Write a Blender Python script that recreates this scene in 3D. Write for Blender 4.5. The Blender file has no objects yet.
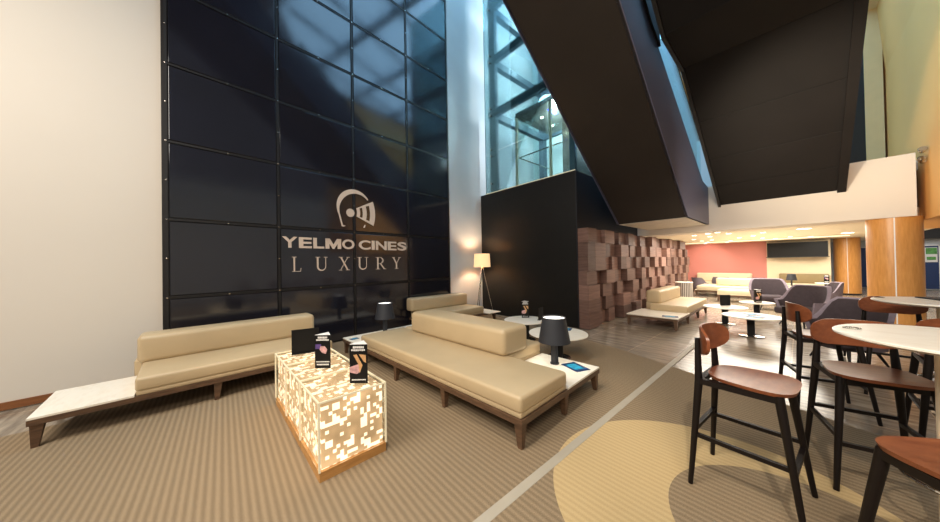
import bpy, bmesh, math, random
from mathutils import Vector, Matrix
random.seed(7)
S = bpy.context.scene
COL = S.collection
R = math.radians

# ---------------------------------------------------------------- node helpers
def lin(c):
    return tuple((v/12.92 if v <= .04045 else ((v+.055)/1.055)**2.4) for v in [k/255. for k in c]) + (1.,)

class NT:
    def __init__(s, name):
        s.m = bpy.data.materials.new(name); s.m.use_nodes = True
        s.n = s.m.node_tree.nodes; s.l = s.m.node_tree.links
        s.b = s.n['Principled BSDF']; s.out = s.n['Material Output']
    def add(s, t, **k):
        n = s.n.new(t)
        for a, v in k.items(): setattr(n, a, v)
        return n
    def link(s, a, b): s.l.new(a, b)
    def math(s, op, a, b=None, c=None):
        n = s.add('ShaderNodeMath', operation=op)
        for i, v in enumerate((a, b, c)):
            if v is None: continue
            if isinstance(v, (int, float)): n.inputs[i].default_value = v
            else: s.link(v, n.inputs[i])
        return n.outputs[0]
    def coord(s, kind='Object', scale=(1, 1, 1), rot=(0, 0, 0), loc=(0, 0, 0)):
        t = s.add('ShaderNodeTexCoord'); m = s.add('ShaderNodeMapping')
        m.inputs['Scale'].default_value = scale; m.inputs['Rotation'].default_value = rot; m.inputs['Location'].default_value = loc
        s.link(t.outputs[kind], m.inputs[0]); return m.outputs[0]
    def noise(s, v, scale=5, detail=4, rough=.5):
        n = s.add('ShaderNodeTexNoise'); n.inputs['Scale'].default_value = scale
        n.inputs['Detail'].default_value = detail; n.inputs['Roughness'].default_value = rough
        if v is not None: s.link(v, n.inputs['Vector'])
        return n.outputs[0]
    def ramp(s, f, stops):
        n = s.add('ShaderNodeValToRGB'); e = n.color_ramp.elements
        while len(e) < len(stops): e.new(.5)
        for i, (p, c) in enumerate(stops): e[i].position = p; e[i].color = c
        s.link(f, n.inputs[0]); return n.outputs[0]
    def mix(s, f, a, b, mode='MIX'):
        n = s.add('ShaderNodeMix', data_type='RGBA', blend_type=mode)
        for i, v in ((0, f), (6, a), (7, b)):
            if isinstance(v, (int, float)): n.inputs[i].default_value = v
            elif isinstance(v, tuple): n.inputs[i].default_value = v
            else: s.link(v, n.inputs[i])
        return n.outputs[2]
    def bump(s, h, st=.3, d=.01):
        n = s.add('ShaderNodeBump'); n.inputs['Strength'].default_value = st; n.inputs['Distance'].default_value = d
        s.link(h, n.inputs['Height']); s.link(n.outputs[0], s.b.inputs['Normal'])
    def set(s, base=None, rough=.5, metal=0., spec=.5, emit=None, es=0.):
        if base is not None:
            if isinstance(base, tuple): s.b.inputs['Base Color'].default_value = base
            else: s.link(base, s.b.inputs['Base Color'])
        s.b.inputs['Roughness'].default_value = rough; s.b.inputs['Metallic'].default_value = metal
        s.b.inputs['Specular IOR Level'].default_value = spec
        if emit is not None:
            if isinstance(emit, tuple): s.b.inputs['Emission Color'].default_value = emit
            else: s.link(emit, s.b.inputs['Emission Color'])
            s.b.inputs['Emission Strength'].default_value = es
        return s

def plain(name, c, rough=.5, metal=0., spec=.5, var=.08, scale=6., bump=0.):
    t = NT(name); v = t.coord(); n = t.noise(v, scale, 4)
    a = lin(c); d = tuple(x*(1-var) for x in a[:3])+(1,); e = tuple(min(1, x*(1+var)) for x in a[:3])+(1,)
    t.set(t.ramp(n, [(.3, d), (.7, e)]), rough, metal, spec)
    if bump: t.bump(t.noise(v, scale*30, 2), bump, .002)
    return t.m

def emis(name, c, st):
    t = NT(name); t.set(lin(c), .5, emit=lin(c), es=st); return t.m

def wood(name, c1, c2, scale=(1, 12, 12), rough=.4, island=False, spec=.5):
    t = NT(name); v = t.coord(scale=scale); n = t.noise(v, 3, 6, .6)
    col = t.ramp(n, [(.3, lin(c1)), (.72, lin(c2))])
    if island:
        g = t.add('ShaderNodeNewGeometry')
        col = t.mix(1., col, t.ramp(g.outputs['Random Per Island'], [(0, (.62, .60, .60, 1)), (1, (1.18, 1.12, 1.1, 1))]), 'MULTIPLY')
    t.set(col, rough, spec=spec); t.bump(n, .08, .004); return t.m

M = {}
M['cream'] = plain('cream_paint', (226, 217, 203), .7, var=.02, scale=.6)
M['cream_warm'] = plain('warm_cream_paint', (232, 212, 178), .7, var=.02)
M['ceil'] = plain('lounge_ceiling_paint', (236, 222, 196), .8, var=.02)
M['beam'] = plain('beam_paint', (220, 209, 196), .75, var=.02, scale=1)
M['concrete'] = plain('pale_concrete', (204, 208, 210), .75, var=.06, scale=.9)
M['black_wall'] = plain('black_wall_paint', (19, 17, 15), .5, var=.1, spec=.35)
M['navy'] = plain('navy_dark_tone', (24, 27, 36), .5, var=.1)
M['soffit'] = plain('dark_brown_soffit', (50, 43, 38), .55, var=.08, scale=1.5, spec=.3)
M['soffit2'] = plain('black_brown_soffit', (29, 26, 25), .6, var=.1, scale=1.5, spec=.15)
M['skirt'] = plain('grey_violet_skirt', (100, 100, 122), .45, var=.04, scale=1.5)
M['frame_dark'] = plain('dark_frame', (28, 25, 24), .5, var=.1)
M['cream_post'] = plain('warm_post_paint', (240, 206, 150), .7, var=.02)
M['red'] = plain('coral_red_paint', (212, 134, 122), .7, var=.03, scale=1)
M['ochre'] = plain('ochre_paint', (234, 174, 98), .7, var=.03, scale=.5)
M['olive'] = plain('olive_upholstery', (138, 120, 84), .7, var=.05)
M['base_wood'] = wood('baseboard_wood', (122, 74, 40), (150, 95, 55), (12, 1, 12))
M['walnut'] = wood('walnut_frame', (74, 54, 40), (110, 82, 60), (2, 2, 12))
M['oak'] = wood('oak_base', (184, 130, 70), (214, 160, 96), (2, 2, 14))
M['pillar'] = wood('pillar_veneer', (196, 134, 66), (218, 158, 88), (10, 10, 1.2), .35)
M['stoolwood'] = wood('stool_veneer', (112, 58, 34), (144, 84, 52), (3, 8, 8), .32)
M['stoolleg'] = plain('black_brown_leg', (17, 10, 8), .45, var=.15, scale=12, spec=.3)
M['blocks'] = wood('walnut_blocks', (116, 90, 80), (146, 116, 104), (1, .5, 9), .5, True, .25)
M['leather'] = plain('beige_leather', (193, 171, 135), .42, var=.04, scale=3, bump=.04)
M['leather_pale'] = plain('pale_beige_leather', (212, 198, 166), .45, var=.03, scale=3)
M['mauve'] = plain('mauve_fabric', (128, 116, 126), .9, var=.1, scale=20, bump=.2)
M['mauve_shaded'] = plain('shaded_mauve_fabric', (66, 56, 60), .9, var=.1, scale=20, bump=.2)  # darker copy of the mauve, paints shade inside the chairs
M['lampblack'] = plain('charcoal_lamp', (42, 44, 50), .6, var=.05)
M['black'] = plain('matte_black', (16, 15, 14), .6, var=.05, spec=.25)
M['chrome'] = plain('polished_metal', (196, 190, 180), .18, 1., var=.03)
M['steel'] = plain('brushed_steel', (226, 210, 184), .28, .35, var=.05, scale=20)
M['whiteplastic'] = plain('white_card', (232, 230, 226), .5, var=.02)
M['letter'] = plain('beige_letter', (206, 184, 164), .5, var=.02)
M['letter'].node_tree.nodes['Principled BSDF'].inputs['Emission Color'].default_value = lin((206, 184, 164))
M['letter'].node_tree.nodes['Principled BSDF'].inputs['Emission Strength'].default_value = .12
M['blue'] = plain('deep_blue_panel', (26, 52, 96), .4, var=.05)
M['green'] = plain('poster_green', (86, 150, 74), .5, var=.35, scale=14)
M['photo_skin'] = plain('printed_tan', (206, 160, 110), .4, var=.2, scale=30)
M['photo_violet'] = plain('printed_violet', (92, 70, 130), .4, var=.3, scale=40)
M['photo_rose'] = plain('printed_rose', (206, 160, 160), .4, var=.3, scale=40)
M['strip'] = plain('floor_light_streak', (176, 166, 148), .5, var=.06, scale=4)
M['tanboard'] = plain('pale_side', (205, 195, 178), .5)

def m_marble():
    t = NT('white_marble'); v = t.coord(scale=(1, 3, 1)); n = t.noise(v, 2.5, 8, .65)
    t.set(t.ramp(n, [(.3, lin((232, 222, 204))), (.5, lin((246, 240, 226))), (.7, lin((240, 230, 212)))]), .3); return t.m
M['marble'] = m_marble()

def m_panel():
    t = NT('black_glossy_panel'); v = t.coord()
    n = t.noise(v, .6, 3)
    t.set(t.ramp(n, [(.3, (.0105, .0100, .0135, 1)), (.7, (.0150, .0150, .0235, 1))]), .2, spec=1.)
    t.link(t.ramp(t.noise(v, 2.2, 3), [(.3, (.09,)*3+(1,)), (.7, (.14,)*3+(1,))]), t.b.inputs['Roughness'])
    return t.m
M['panel'] = m_panel()

def m_carpet():
    t = NT('ribbed_carpet_with_crescent'); v = t.coord()
    sep = t.add('ShaderNodeSeparateXYZ'); t.link(v, sep.inputs[0]); x, y = sep.outputs[0], sep.outputs[1]
    wob = t.noise(t.coord(scale=(3, 14, 1)), 6, 3)
    yy = t.math('ADD', y, t.math('MULTIPLY', wob, .012))
    rib = t.math('ADD', t.math('MULTIPLY', t.math('SINE', t.math('MULTIPLY', yy, 2*math.pi/.045)), .5), .5)
    fleck = t.noise(t.coord(scale=(30, 110, 1)), 4, 3, .7)
    h = t.math('ADD', t.math('MULTIPLY', rib, .19), t.math('MULTIPLY', fleck, .95))
    grey = t.ramp(h, [(.2, lin((84, 70, 54))), (.92, lin((176, 154, 124)))])
    tan = t.ramp(h, [(.1, lin((160, 134, 92))), (.95, lin((214, 188, 142)))])
    def circ(cx, cy, r):
        d = t.math('ADD', t.math('POWER', t.math('ADD', x, -cx), 2.), t.math('POWER', t.math('ADD', y, -cy), 2.))
        return t.math('LESS_THAN', d, r*r)
    # POWER of a negative base is fine for an integer exponent
    ring = t.math('MULTIPLY', circ(-.36, 2.33, .99), t.math('SUBTRACT', 1., circ(.03, 2.36, .64)))
    t.set(t.mix(ring, grey, tan), .95, spec=.15)
    t.bump(h, .15, .003); return t.m
M['carpet'] = m_carpet()

def m_tile():
    t = NT('veined_stone_tile')
    n = t.noise(t.coord(scale=(.9, 7, 1)), 2.0, 9, .62)
    v = t.coord(loc=(.1, .1, 0))
    b = t.add('ShaderNodeTexBrick'); b.offset = 0.; t.link(v, b.inputs[0])
    b.inputs['Scale'].default_value = 1.; b.inputs['Brick Width'].default_value = .93; b.inputs['Row Height'].default_value = .93
    b.inputs['Mortar Size'].default_value = .006; b.inputs['Mortar Smooth'].default_value = .2
    b.inputs['Color1'].default_value = (1, 1, 1, 1); b.inputs['Color2'].default_value = (.86, .86, .86, 1); b.inputs['Mortar'].default_value = (1.7, 1.6, 1.5, 1)
    base = t.ramp(n, [(.28, lin((112, 98, 84))), (.5, lin((150, 136, 118))), (.72, lin((186, 172, 152)))])
    t.set(t.mix(1., base, b.outputs[0], 'MULTIPLY'), .2, spec=.5)
    t.link(t.ramp(n, [(.3, (.17,)*3+(1,)), (.7, (.27,)*3+(1,))]), t.b.inputs['Roughness']); return t.m
M['tile'] = m_tile()

def m_glow(name, cell=.0205, lo=.9, hi=8.):
    """back-lit screen: random joined rectangles cut out of a beige sheet"""
    t = NT(name); v = t.coord()
    sn = t.add('ShaderNodeVectorMath', operation='SNAP'); t.link(v, sn.inputs[0]); sn.inputs[1].default_value = (cell, cell, cell)
    off = t.add('ShaderNodeVectorMath', operation='ADD'); t.link(sn.outputs[0], off.inputs[0]); off.inputs[1].default_value = (.003, .003, .003)
    w = t.add('ShaderNodeTexWhiteNoise'); t.link(off.outputs[0], w.inputs[0])
    sn2 = t.add('ShaderNodeVectorMath', operation='SNAP'); t.link(v, sn2.inputs[0]); sn2.inputs[1].default_value = (cell*2, cell*2, cell*2)
    w2 = t.add('ShaderNodeTexWhiteNoise'); w2.noise_dimensions = '3D'; o2 = t.add('ShaderNodeVectorMath', operation='ADD'); t.link(sn2.outputs[0], o2.inputs[0]); o2.inputs[1].default_value = (.004, .004, .004)
    t.link(o2.outputs[0], w2.inputs[0])
    on = t.math('MAXIMUM', t.math('GREATER_THAN', w.outputs[0], .78), t.math('GREATER_THAN', w2.outputs[0], .85))
    glow = t.noise(v, 5, 2)
    base = lin((222, 186, 138))
    col = t.mix(on, base, lin((255, 236, 204)))
    st = t.math('ADD', t.math('MULTIPLY', on, hi-lo), t.math('MULTIPLY', glow, lo*1.6))
    t.set(lin((150, 125, 95)), .6, emit=col, es=1.); t.link(st, t.b.inputs['Emission Strength']); return t.m
M['glow'] = m_glow('backlit_pattern', .0262, 1.0, 1.9)

def m_glass(name, tint, gl=.12, rough=.02, tr=.9):
    t = NT(name); t.n.remove(t.b)
    a = t.add('ShaderNodeBsdfTransparent'); a.inputs[0].default_value = tint
    g = t.add('ShaderNodeBsdfGlossy'); g.inputs['Roughness'].default_value = rough; g.inputs['Color'].default_value = (.9, 1, 1, 1)
    f = t.add('ShaderNodeFresnel'); f.inputs[0].default_value = 1.45
    k = t.math('MULTIPLY', f.outputs[0], gl*4)
    m = t.add('ShaderNodeMixShader'); t.link(k, m.inputs[0]); t.link(a.outputs[0], m.inputs[1]); t.link(g.outputs[0], m.inputs[2])
    t.link(m.outputs[0], t.out.inputs[0]); return t.m
M['glass'] = m_glass('clear_glass', (.93, .97, .94, 1), .12)
M['case_glass'] = m_glass('cube_case_glass', (1, .985, .96, 1), .05, .05)
M['glass_blue'] = m_glass('blue_tinted_glass', (.80, .92, .94, 1), .2)
M['glass_edge'] = emis('lit_glass_edge', (216, 204, 172), .42)  # weak emission paints the light caught in the glass edges
M['shade_warm'] = emis('lit_cream_shade', (250, 205, 150), 1.0)
M['lamp_glow'] = emis('lamp_inner_glow', (255, 250, 240), 2.2)
M['disc'] = emis('downlight_disc', (255, 246, 225), 6.)
M['disc_blue'] = emis('blue_led', (70, 80, 255), 4.)
M['sky_pane'] = emis('bright_window_pane', (205, 225, 230), .8)
M['roof_glow'] = emis('added_blue_glazing', (150, 200, 240), 4.4)
M['cove'] = emis('cove_light', (255, 240, 205), .95)
M['shaft_wall'] = plain('pale_shaft_wall', (214, 228, 228), .6, var=.08, scale=.7)
M['steel_blue'] = plain('grey_blue_steel', (88, 104, 116), .4, .4, var=.06)
M['cab_metal'] = plain('brushed_cab_metal', (170, 165, 155), .25, .9, var=.25, scale=3)

# ---------------------------------------------------------------- mesh helpers
def nb(): return bmesh.new()
def box(bm, x0, x1, y0, y1, z0, z1, bev=0., seg=2):
    b = nb() if bev else bm
    vs = [b.verts.new((x, y, z)) for z in (z0, z1) for x, y in ((x0, y0), (x1, y0), (x1, y1), (x0, y1))]
    for f in ((3, 2, 1, 0), (4, 5, 6, 7), (0, 1, 5, 4), (1, 2, 6, 5), (2, 3, 7, 6), (3, 0, 4, 7)): b.faces.new([vs[i] for i in f])
    if bev:
        bmesh.ops.bevel(b, geom=b.edges[:]+b.verts[:], offset=bev, segments=seg, profile=.5, affect='EDGES')
        merge(bm, b)
    return bm
def merge(bm, b, mat=None):
    me = bpy.data.meshes.new('tmp'); b.to_mesh(me); b.free()
    if mat is not None: me.transform(mat)
    bm.from_mesh(me); bpy.data.meshes.remove(me)
def poly(bm, pts): return bm.faces.new([bm.verts.new(p) for p in pts])
def prism(bm, prof, a0, a1, axis='x'):
    """extrude a closed 2-D profile along an axis"""
    def mk(p, a): return {'x': (a, p[0], p[1]), 'y': (p[0], a, p[1]), 'z': (p[0], p[1], a)}[axis]
    A = [bm.verts.new(mk(p, a0)) for p in prof]; B = [bm.verts.new(mk(p, a1)) for p in prof]
    n = len(prof)
    bm.faces.new(A[::-1]); bm.faces.new(B)
    for i in range(n): bm.faces.new((A[i], A[(i+1) % n], B[(i+1) % n], B[i]))
    bmesh.ops.recalc_face_normals(bm, faces=bm.faces[:])
def lathe(bm, prof, n=32, c=(0, 0), cap=True):
    rings = []
    for r, z in prof:
        rings.append([bm.verts.new((c[0]+r*math.cos(2*math.pi*i/n), c[1]+r*math.sin(2*math.pi*i/n), z)) for i in range(n)])
    for a, b in zip(rings, rings[1:]):
        for i in range(n): bm.faces.new((a[i], a[(i+1) % n], b[(i+1) % n], b[i]))
    if cap:
        bm.faces.new(rings[0][::-1]); bm.faces.new(rings[-1])
def rod(bm, p, q, r0, r1, n=12, sq=False):
    p, q = Vector(p), Vector(q); d = (q-p).normalized()
    u = d.cross(Vector((0, 0, 1))) if abs(d.z) < .95 else d.cross(Vector((0, 1, 0)))
    u.normalize(); w = d.cross(u)
    ph = math.pi/4 if sq else 0
    if sq: n = 4
    A = [bm.verts.new(p+(u*math.cos(2*math.pi*i/n+ph)+w*math.sin(2*math.pi*i/n+ph))*r0) for i in range(n)]
    B = [bm.verts.new(q+(u*math.cos(2*math.pi*i/n+ph)+w*math.sin(2*math.pi*i/n+ph))*r1) for i in range(n)]
    bm.faces.new(A[::-1]); bm.faces.new(B)
    for i in range(n): bm.faces.new((A[i], A[(i+1) % n], B[(i+1) % n], B[i]))
def obj(name, bm, mat, parent=None, smooth=False, loc=None, rotz=0., sharp=40):
    me = bpy.data.meshes.new(name)
    bmesh.ops.recalc_face_normals(bm, faces=bm.faces[:])
    bm.to_mesh(me); bm.free()
    me.materials.append(M[mat] if isinstance(mat, str) else mat)
    if smooth:
        for p in me.polygons: p.use_smooth = True
        me.set_sharp_from_angle(angle=R(sharp))
    o = bpy.data.objects.new(name, me); COL.objects.link(o)
    if parent: o.parent = parent
    if loc: o.location = loc
    o.rotation_euler.z = rotz
    return o
def tag(o, label, cat, group=None, kind=None):
    o['label'] = label; o['category'] = cat
    if group: o['group'] = group
    if kind: o['kind'] = kind
    return o
def thing(name, label, cat, loc=(0, 0, 0), rotz=0., group=None):
    o = bpy.data.objects.new(name, None); COL.objects.link(o); o.location = loc; o.rotation_euler.z = rotz
    o.empty_display_size = .1
    return tag(o, label, cat, group)
def struct(name, bm, mat, label=None, cat='room'):
    o = obj(name, bm, mat); o['kind'] = 'structure'; o['label'] = label or name.replace('_', ' '); o['category'] = cat
    return o
def B(*a, **k): return box(nb(), *a, **k)
def copy_tree(o, parent=None):
    c = o.copy(); COL.objects.link(c)
    if parent: c.parent = parent
    for ch in list(o.children): copy_tree(ch, c)
    return c
def dup(root, loc, rotz=0., label=None, group=None):
    c = copy_tree(root); c.location = loc; c.rotation_euler.z = rotz
    if label: c['label'] = label
    if group: c['group'] = group
    return c

# ================================================================ SETTING
bm = nb(); box(bm, -8, 8, -7, 26, -.12, -.012); struct('floor', bm, 'tile', 'glossy veined grey brown stone tile floor', 'floor')
bm = nb()
cp = [(-4.93, -6.5), (4, -6.5), (4, 2.9), (-2.2, 5.30), (-6.62, 6.2), (-6.12, 1.2), (-5.93, -.9), (-4.93, -1.25)]
prism(bm, cp, -.012, 0., 'z')
tag(obj('carpet', bm, 'carpet'), 'brown ribbed carpet with a pale tan crescent woven in', 'carpet')
struct('trim_light_streak', B(-1.31, -1.24, .2, 8.6, -.011, .0015), 'strip', 'pale straight strip painting a streak of light across carpet and tiles', 'light streak')  # thin strip stands in for a streak of light on the floor

# left wall (cream), turned 6 degrees
ANG = R(96); A0 = Vector((-5.941, -.611, 0)); U = Vector((math.cos(ANG), math.sin(ANG), 0)); N = Vector((math.sin(ANG), -math.cos(ANG), 0))
W = Matrix(((U.x, 0, N.x, A0.x), (U.y, 0, N.y, A0.y), (0, 1, 0, 0), (0, 0, 0, 1)))   # local (u, z, n) -> world
def wbox(bm, u0, u1, z0, z1, n0, n1, bev=0.):
    b = nb(); box(b, u0, u1, z0, z1, n0, n1, bev); merge(bm, b, W)
UL, UR = -.045, 5.53
bm = nb(); wbox(bm, -6, 14.5, -.05, 11.5, -.3, -.05); struct('wall_left', bm, 'cream', 'tall plain cream left wall', 'wall')
bm = nb(); wbox(bm, 5.56, 10.4, 0, 11.5, -.05, -.01); struct('wall_left_concrete', bm, 'concrete', 'pale tall wall between black panels and lift', 'wall')
bm = nb(); wbox(bm, -5.5, UL-.01, 0, .085, -.05, -.03); struct('baseboard_left', bm, 'base_wood', 'brown wooden baseboard on cream wall', 'baseboard')

# ---- black panel cladding with sign
cl = thing('panel_cladding', 'wall of large glossy black panels carrying the cinema name', 'wall panels', (A0.x, A0.y, 0))
inv = Matrix.Translation(-A0)
def wobj(name, bm, mat, parent=cl, smooth=False):
    bm.transform(inv); return obj(name, bm, mat, parent, smooth)
PW, PH = 1.378, 1.1325
bm = nb(); wbox(bm, UL, UR, 0, 10.3, -.048, -.02); wobj('backing_board', bm, 'frame_dark')
for i in range(4):
    for j in range(-1, 8):
        z0 = max(.02, j*PH+PH-PH+0.) if False else j*PH
        za, zb = (z0+.03, z0+PH-.03)
        if j == -1: continue
        bm = nb(); wbox(bm, i*PW+.03, (i+1)*PW-.03, za, zb, -.02, -.002, .004); wobj('panel', bm, 'panel')
for k in range(5):
    bm = nb(); wbox(bm, k*PW-.016, k*PW+.016, 0, 10.3, -.02, .004); wobj('upright_rail', bm, 'frame_dark')
for j in range(1, 9):
    bm = nb(); wbox(bm, 0, 4*PW, j*PH-.014, j*PH+.014, -.02, .002); wobj('cross_rail', bm, 'frame_dark')
bm = nb()
for j in range(1, 8):
    for k in range(5):
        for du, dz in ((0, .0), (PW/2, 0), (0, PH/2)):
            if k == 4 and du: continue
            b = nb(); lathe(b, [(.012, 0), (.012, .007), (.005, .009)], 8)
            merge(bm, b, W @ Matrix.Translation((k*PW+du, j*PH+dz, .003)))
wobj('bolts', bm, 'chrome', smooth=True)['kind'] = 'stuff'

def text_bm(s, bold=.0, ext=.003):
    c = bpy.data.curves.new('t', 'FONT'); c.body = s; c.extrude = ext; c.offset = bold; c.resolution_u = 6
    o = bpy.data.objects.new('t', c); COL.objects.link(o); dg = bpy.context.evaluated_depsgraph_get(); dg.update()
    me = bpy.data.meshes.new_from_object(o.evaluated_get(dg)); b = nb(); b.from_mesh(me)
    bpy.data.objects.remove(o); bpy.data.curves.remove(c); bpy.data.meshes.remove(me); return b
def fit(b, x0, x1, y0, y1, z=0., zs=1.):
    xs = [v.co.x for v in b.verts]; ys = [v.co.y for v in b.verts]
    a, c, d, e = min(xs), max(xs), min(ys), max(ys)
    for v in b.verts: v.co = ((v.co.x-a)/(c-a)*(x1-x0)+x0, (v.co.y-d)/(e-d)*(y1-y0)+y0, v.co.z*zs+z)
    return b
def seg(bm, x0, y0, x1, y1, w):      # upright-ended slanted stroke
    prism(bm, [(x0-w/2, y0), (x0+w/2, y0), (x1+w/2, y1), (x1-w/2, y1)], 0, .008, 'z')
def bar(bm, x0, x1, y0, y1): prism(bm, [(x0, y0), (x1, y0), (x1, y1), (x0, y1)], 0, .008, 'z')
for word, u0, u1 in (('YELMO', 1.42, 2.752), ('CINES', 2.845, 4.06)):
    n = len(word); wd = {'Y': 1.05, 'E': .95, 'L': .85, 'M': 1.3, 'O': 1.1, 'C': 1.1, 'I': .30, 'N': 1.1, 'S': 1.}
    tot = sum(wd[c] for c in word)+.1*(n-1); cur = u0; k = (u1-u0)/tot
    for ch in word:
        if ch == 'M':
            q = nb()
            for x0, x1 in ((0, .24), (.76, 1)): bar(q, x0, x1, 0, 1)
            prism(q, [(.0, 1), (.27, 1), (.5, .42), (.5, 0), (.44, 0), (.2, .62)], 0, .008, 'z'); prism(q, [(1, 1), (.73, 1), (.5, .42), (.5, 0), (.56, 0), (.8, .62)], 0, .008, 'z')
        b = fit(q if ch == 'M' else text_bm(ch, .027), cur, cur+wd[ch]*k, 1.895, 2.1, .008); b.transform(W); wobj('letter', b, 'letter')
        cur += (wd[ch]+.1)*k
# serif capitals drawn as polygons  (unit box 0..w, 0..1)
def arc(bm, cx, cy, rx, ry, a0, a1, t0, t1, n=16):
    out, inn = [], []
    for i in range(n+1):
        f = i/n; a = a0+(a1-a0)*f; t = t0+(t1-t0)*f
        out.append((cx+rx*math.cos(a), cy+ry*math.sin(a))); inn.append((cx+(rx-t)*math.cos(a), cy+(ry-t)*math.sin(a)))
    for i in range(n):
        prism(bm, [out[i], out[i+1], inn[i+1], inn[i]], 0, .008, 'z')
def serif(ch):
    b = nb(); t = .035; s = .11
    if ch == 'L': bar(b, .12, .24, 0, 1); bar(b, 0, .36, 1-t, 1); bar(b, 0, .7, 0, t); seg(b, .68, 0, .70, .24, .035); w = .72
    if ch == 'U':
        bar(b, .1, .22, .3, 1); bar(b, .72, .76, .3, 1); bar(b, 0, .34, 1-t, 1); bar(b, .6, .88, 1-t, 1)
        arc(b, .43, .32, .33, .32, math.pi, 2*math.pi, .12, .045); w = .88
    if ch == 'X':
        seg(b, .72, 0, .16, 1, .13); seg(b, .12, 0, .74, 1, .045); w = .9
        for x0, x1 in ((0, .26), (.56, .9)): bar(b, x0, x1, 0, t)
        for x0, x1 in ((0, .32), (.62, .88)): bar(b, x0, x1, 1-t, 1)
    if ch == 'R':
        bar(b, .12, .24, 0, 1); bar(b, 0, .36, 0, t); bar(b, 0, .4, 1-t, 1); bar(b, .24, .4, .46, .5)
        arc(b, .38, .73, .27, .27, -math.pi/2, math.pi/2, .045, .045); arc(b, .40, .73, .29, .25, -math.pi/3, math.pi/3, .1, .1)
        seg(b, .78, 0, .4, .48, .12); bar(b, .66, .92, 0, t); w = .92
    if ch == 'Y':
        seg(b, .42, .44, .12, 1, .12); seg(b, .42, .44, .74, 1, .045); bar(b, .36, .48, 0, .46)
        bar(b, .26, .6, 0, t); bar(b, 0, .28, 1-t, 1); bar(b, .6, .86, 1-t, 1); w = .86
    return b, w
for ch, u0, u1 in (('L', 1.575, 1.725), ('U', 1.975, 2.20), ('X', 2.42, 2.65), ('U', 2.815, 3.06), ('R', 3.24, 3.50), ('Y', 3.66, 3.90)):
    b, w = serif(ch); k = (u1-u0)/w
    b.transform(W @ Matrix.Translation((u0, 1.455, .002)) @ Matrix.Diagonal((k, .275, 1, 1))); wobj('letter', b, 'letter')
# helmet emblem
b = nb()
arcpts = []
cx, cz = 2.765, 2.79
for i in range(25):
    a = R(205-i*(205-33)/24); arcpts.append((a, .025+.075*math.sin(math.pi*min(1, i/24*1.0+.02))))
for (a, t), (a2, t2) in zip(arcpts, arcpts[1:]):
    def P_(a, d): return (cx+(.375+.0)*math.cos(a)-d*math.cos(a), cz+.39*math.sin(a)-d*math.sin(a))
    prism(b, [P_(a, 0), P_(a2, 0), P_(a2, t2), P_(a, t)], 0, .006, 'z')
def emb(nm, q): q.transform(W @ Matrix.Translation((0, 0, .002))); wobj(nm, q, 'letter')
prism(b, [(2.425, 2.625), (2.452, 2.64), (2.515, 2.40), (2.575, 2.385), (2.535, 2.365), (2.49, 2.37)], 0, .006, 'z')
emb('emblem_arc', b); b = nb(); lathe(b, [(.088, 0), (.088, .006)], 28, (2.675, 2.67))
emb('emblem_dot', b); b = nb()
def vis(r, a): return (2.62+r*math.cos(a), 2.69+r*math.sin(a)*1.15)
lo_, hi_ = R(-21), R(24)
def ring(r0, r1, a0, a1, n=10):
    for i in range(n):
        f0, f1 = a0+(a1-a0)*i/n, a0+(a1-a0)*(i+1)/n
        prism(b, [vis(r0, f0), vis(r1, f0), vis(r1, f1), vis(r0, f1)], 0, .006, 'z')
ring(.20, .27, lo_, hi_); ring(.33, .42, lo_, hi_); ring(.50, .62, lo_, hi_)
for r0, r1 in ((.27, .33), (.42, .50)):
    ring(r0, r1, lo_, R(-16), 2); ring(r0, r1, R(19), hi_, 2)
emb('emblem_visor', b); b = nb(); prism(b, [(2.955, 2.375), (2.99, 2.375), (3.01, 2.44), (2.985, 2.44)], 0, .006, 'z')
emb('emblem_tick', b)

# ---- black box under the lift
YB, XB, ZB = 6.25, -3.40, 3.70
struct('wall_black', B(-6.63, XB, YB, 9.95, 0, ZB-.004), 'black_wall', 'matte black wall below the glass lift', 'wall')
struct('wall_black_side', B(XB, XB+.02, YB+.004, 15.6, 0, ZB-.02), 'navy', 'black box side above the wooden blocks, shade painted navy', 'wall')  # navy tone paints the shade and reflection on the black box's side

# ---- wooden block wall
bm = nb()
rows = 7; rh = 2.325/rows
for j in range(rows):
    y = 6.27; k = 0; last = 0
    while y < 15.5:
        w = random.choice((.36, .44, .50, .56)); w = min(w, 15.55-y)
        if w < .05: break
        c = [d for d in (.02, .07, .15, .24) if abs(d-last) > .06]; d = random.choice(c); last = d
        if k == 0: d = random.choice((.20, .24, .26))
        box(bm, XB+.021, XB+.021+d, y+.002, y+w-.002, j*rh+.002, (j+1)*rh-.002); y += w; k += 1
tag(obj('block_cladding', bm, 'blocks'), 'long wall of protruding walnut blocks at staggered depths', 'wall cladding')

# ---- beam, lounge ceiling
CZ = 2.335
struct('wall_upper', B(-3.36, 1.49, 10.0, 10.7, CZ-.02, 3.52), 'beam', 'wide cream beam over the lounge entrance', 'beam')
struct('ceiling', B(-6, 2.6, 10.72, 24, CZ, CZ+.2), 'ceil', 'low cream lounge ceiling with downlights', 'ceiling')
struct('ceiling_dark', B(-3.36, -1.0, 6.5, 9.98, CZ+.0, CZ+.06), 'navy', 'dark soffit above the block wall', 'ceiling') if False else None
struct('trim_2', B(-6, 1.2, 16.9, 17.1, CZ-.03, CZ-.001), 'cove', 'glowing ceiling cove before the red wall', 'ceiling cove')
struct('wall_back', B(-6, -.98, 19, 19.2, 0, CZ), 'red', 'coral red wall at the lounge end', 'wall')
struct('wall_back_cream', B(-.98, .86, 19, 19.2, 0, CZ), 'cream_warm', 'warm cream wall beside the red wall', 'wall')
struct('wall_lounge_left', B(-6.2, -6, 15.6, 19.2, 0, CZ), 'cream_warm')
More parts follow.
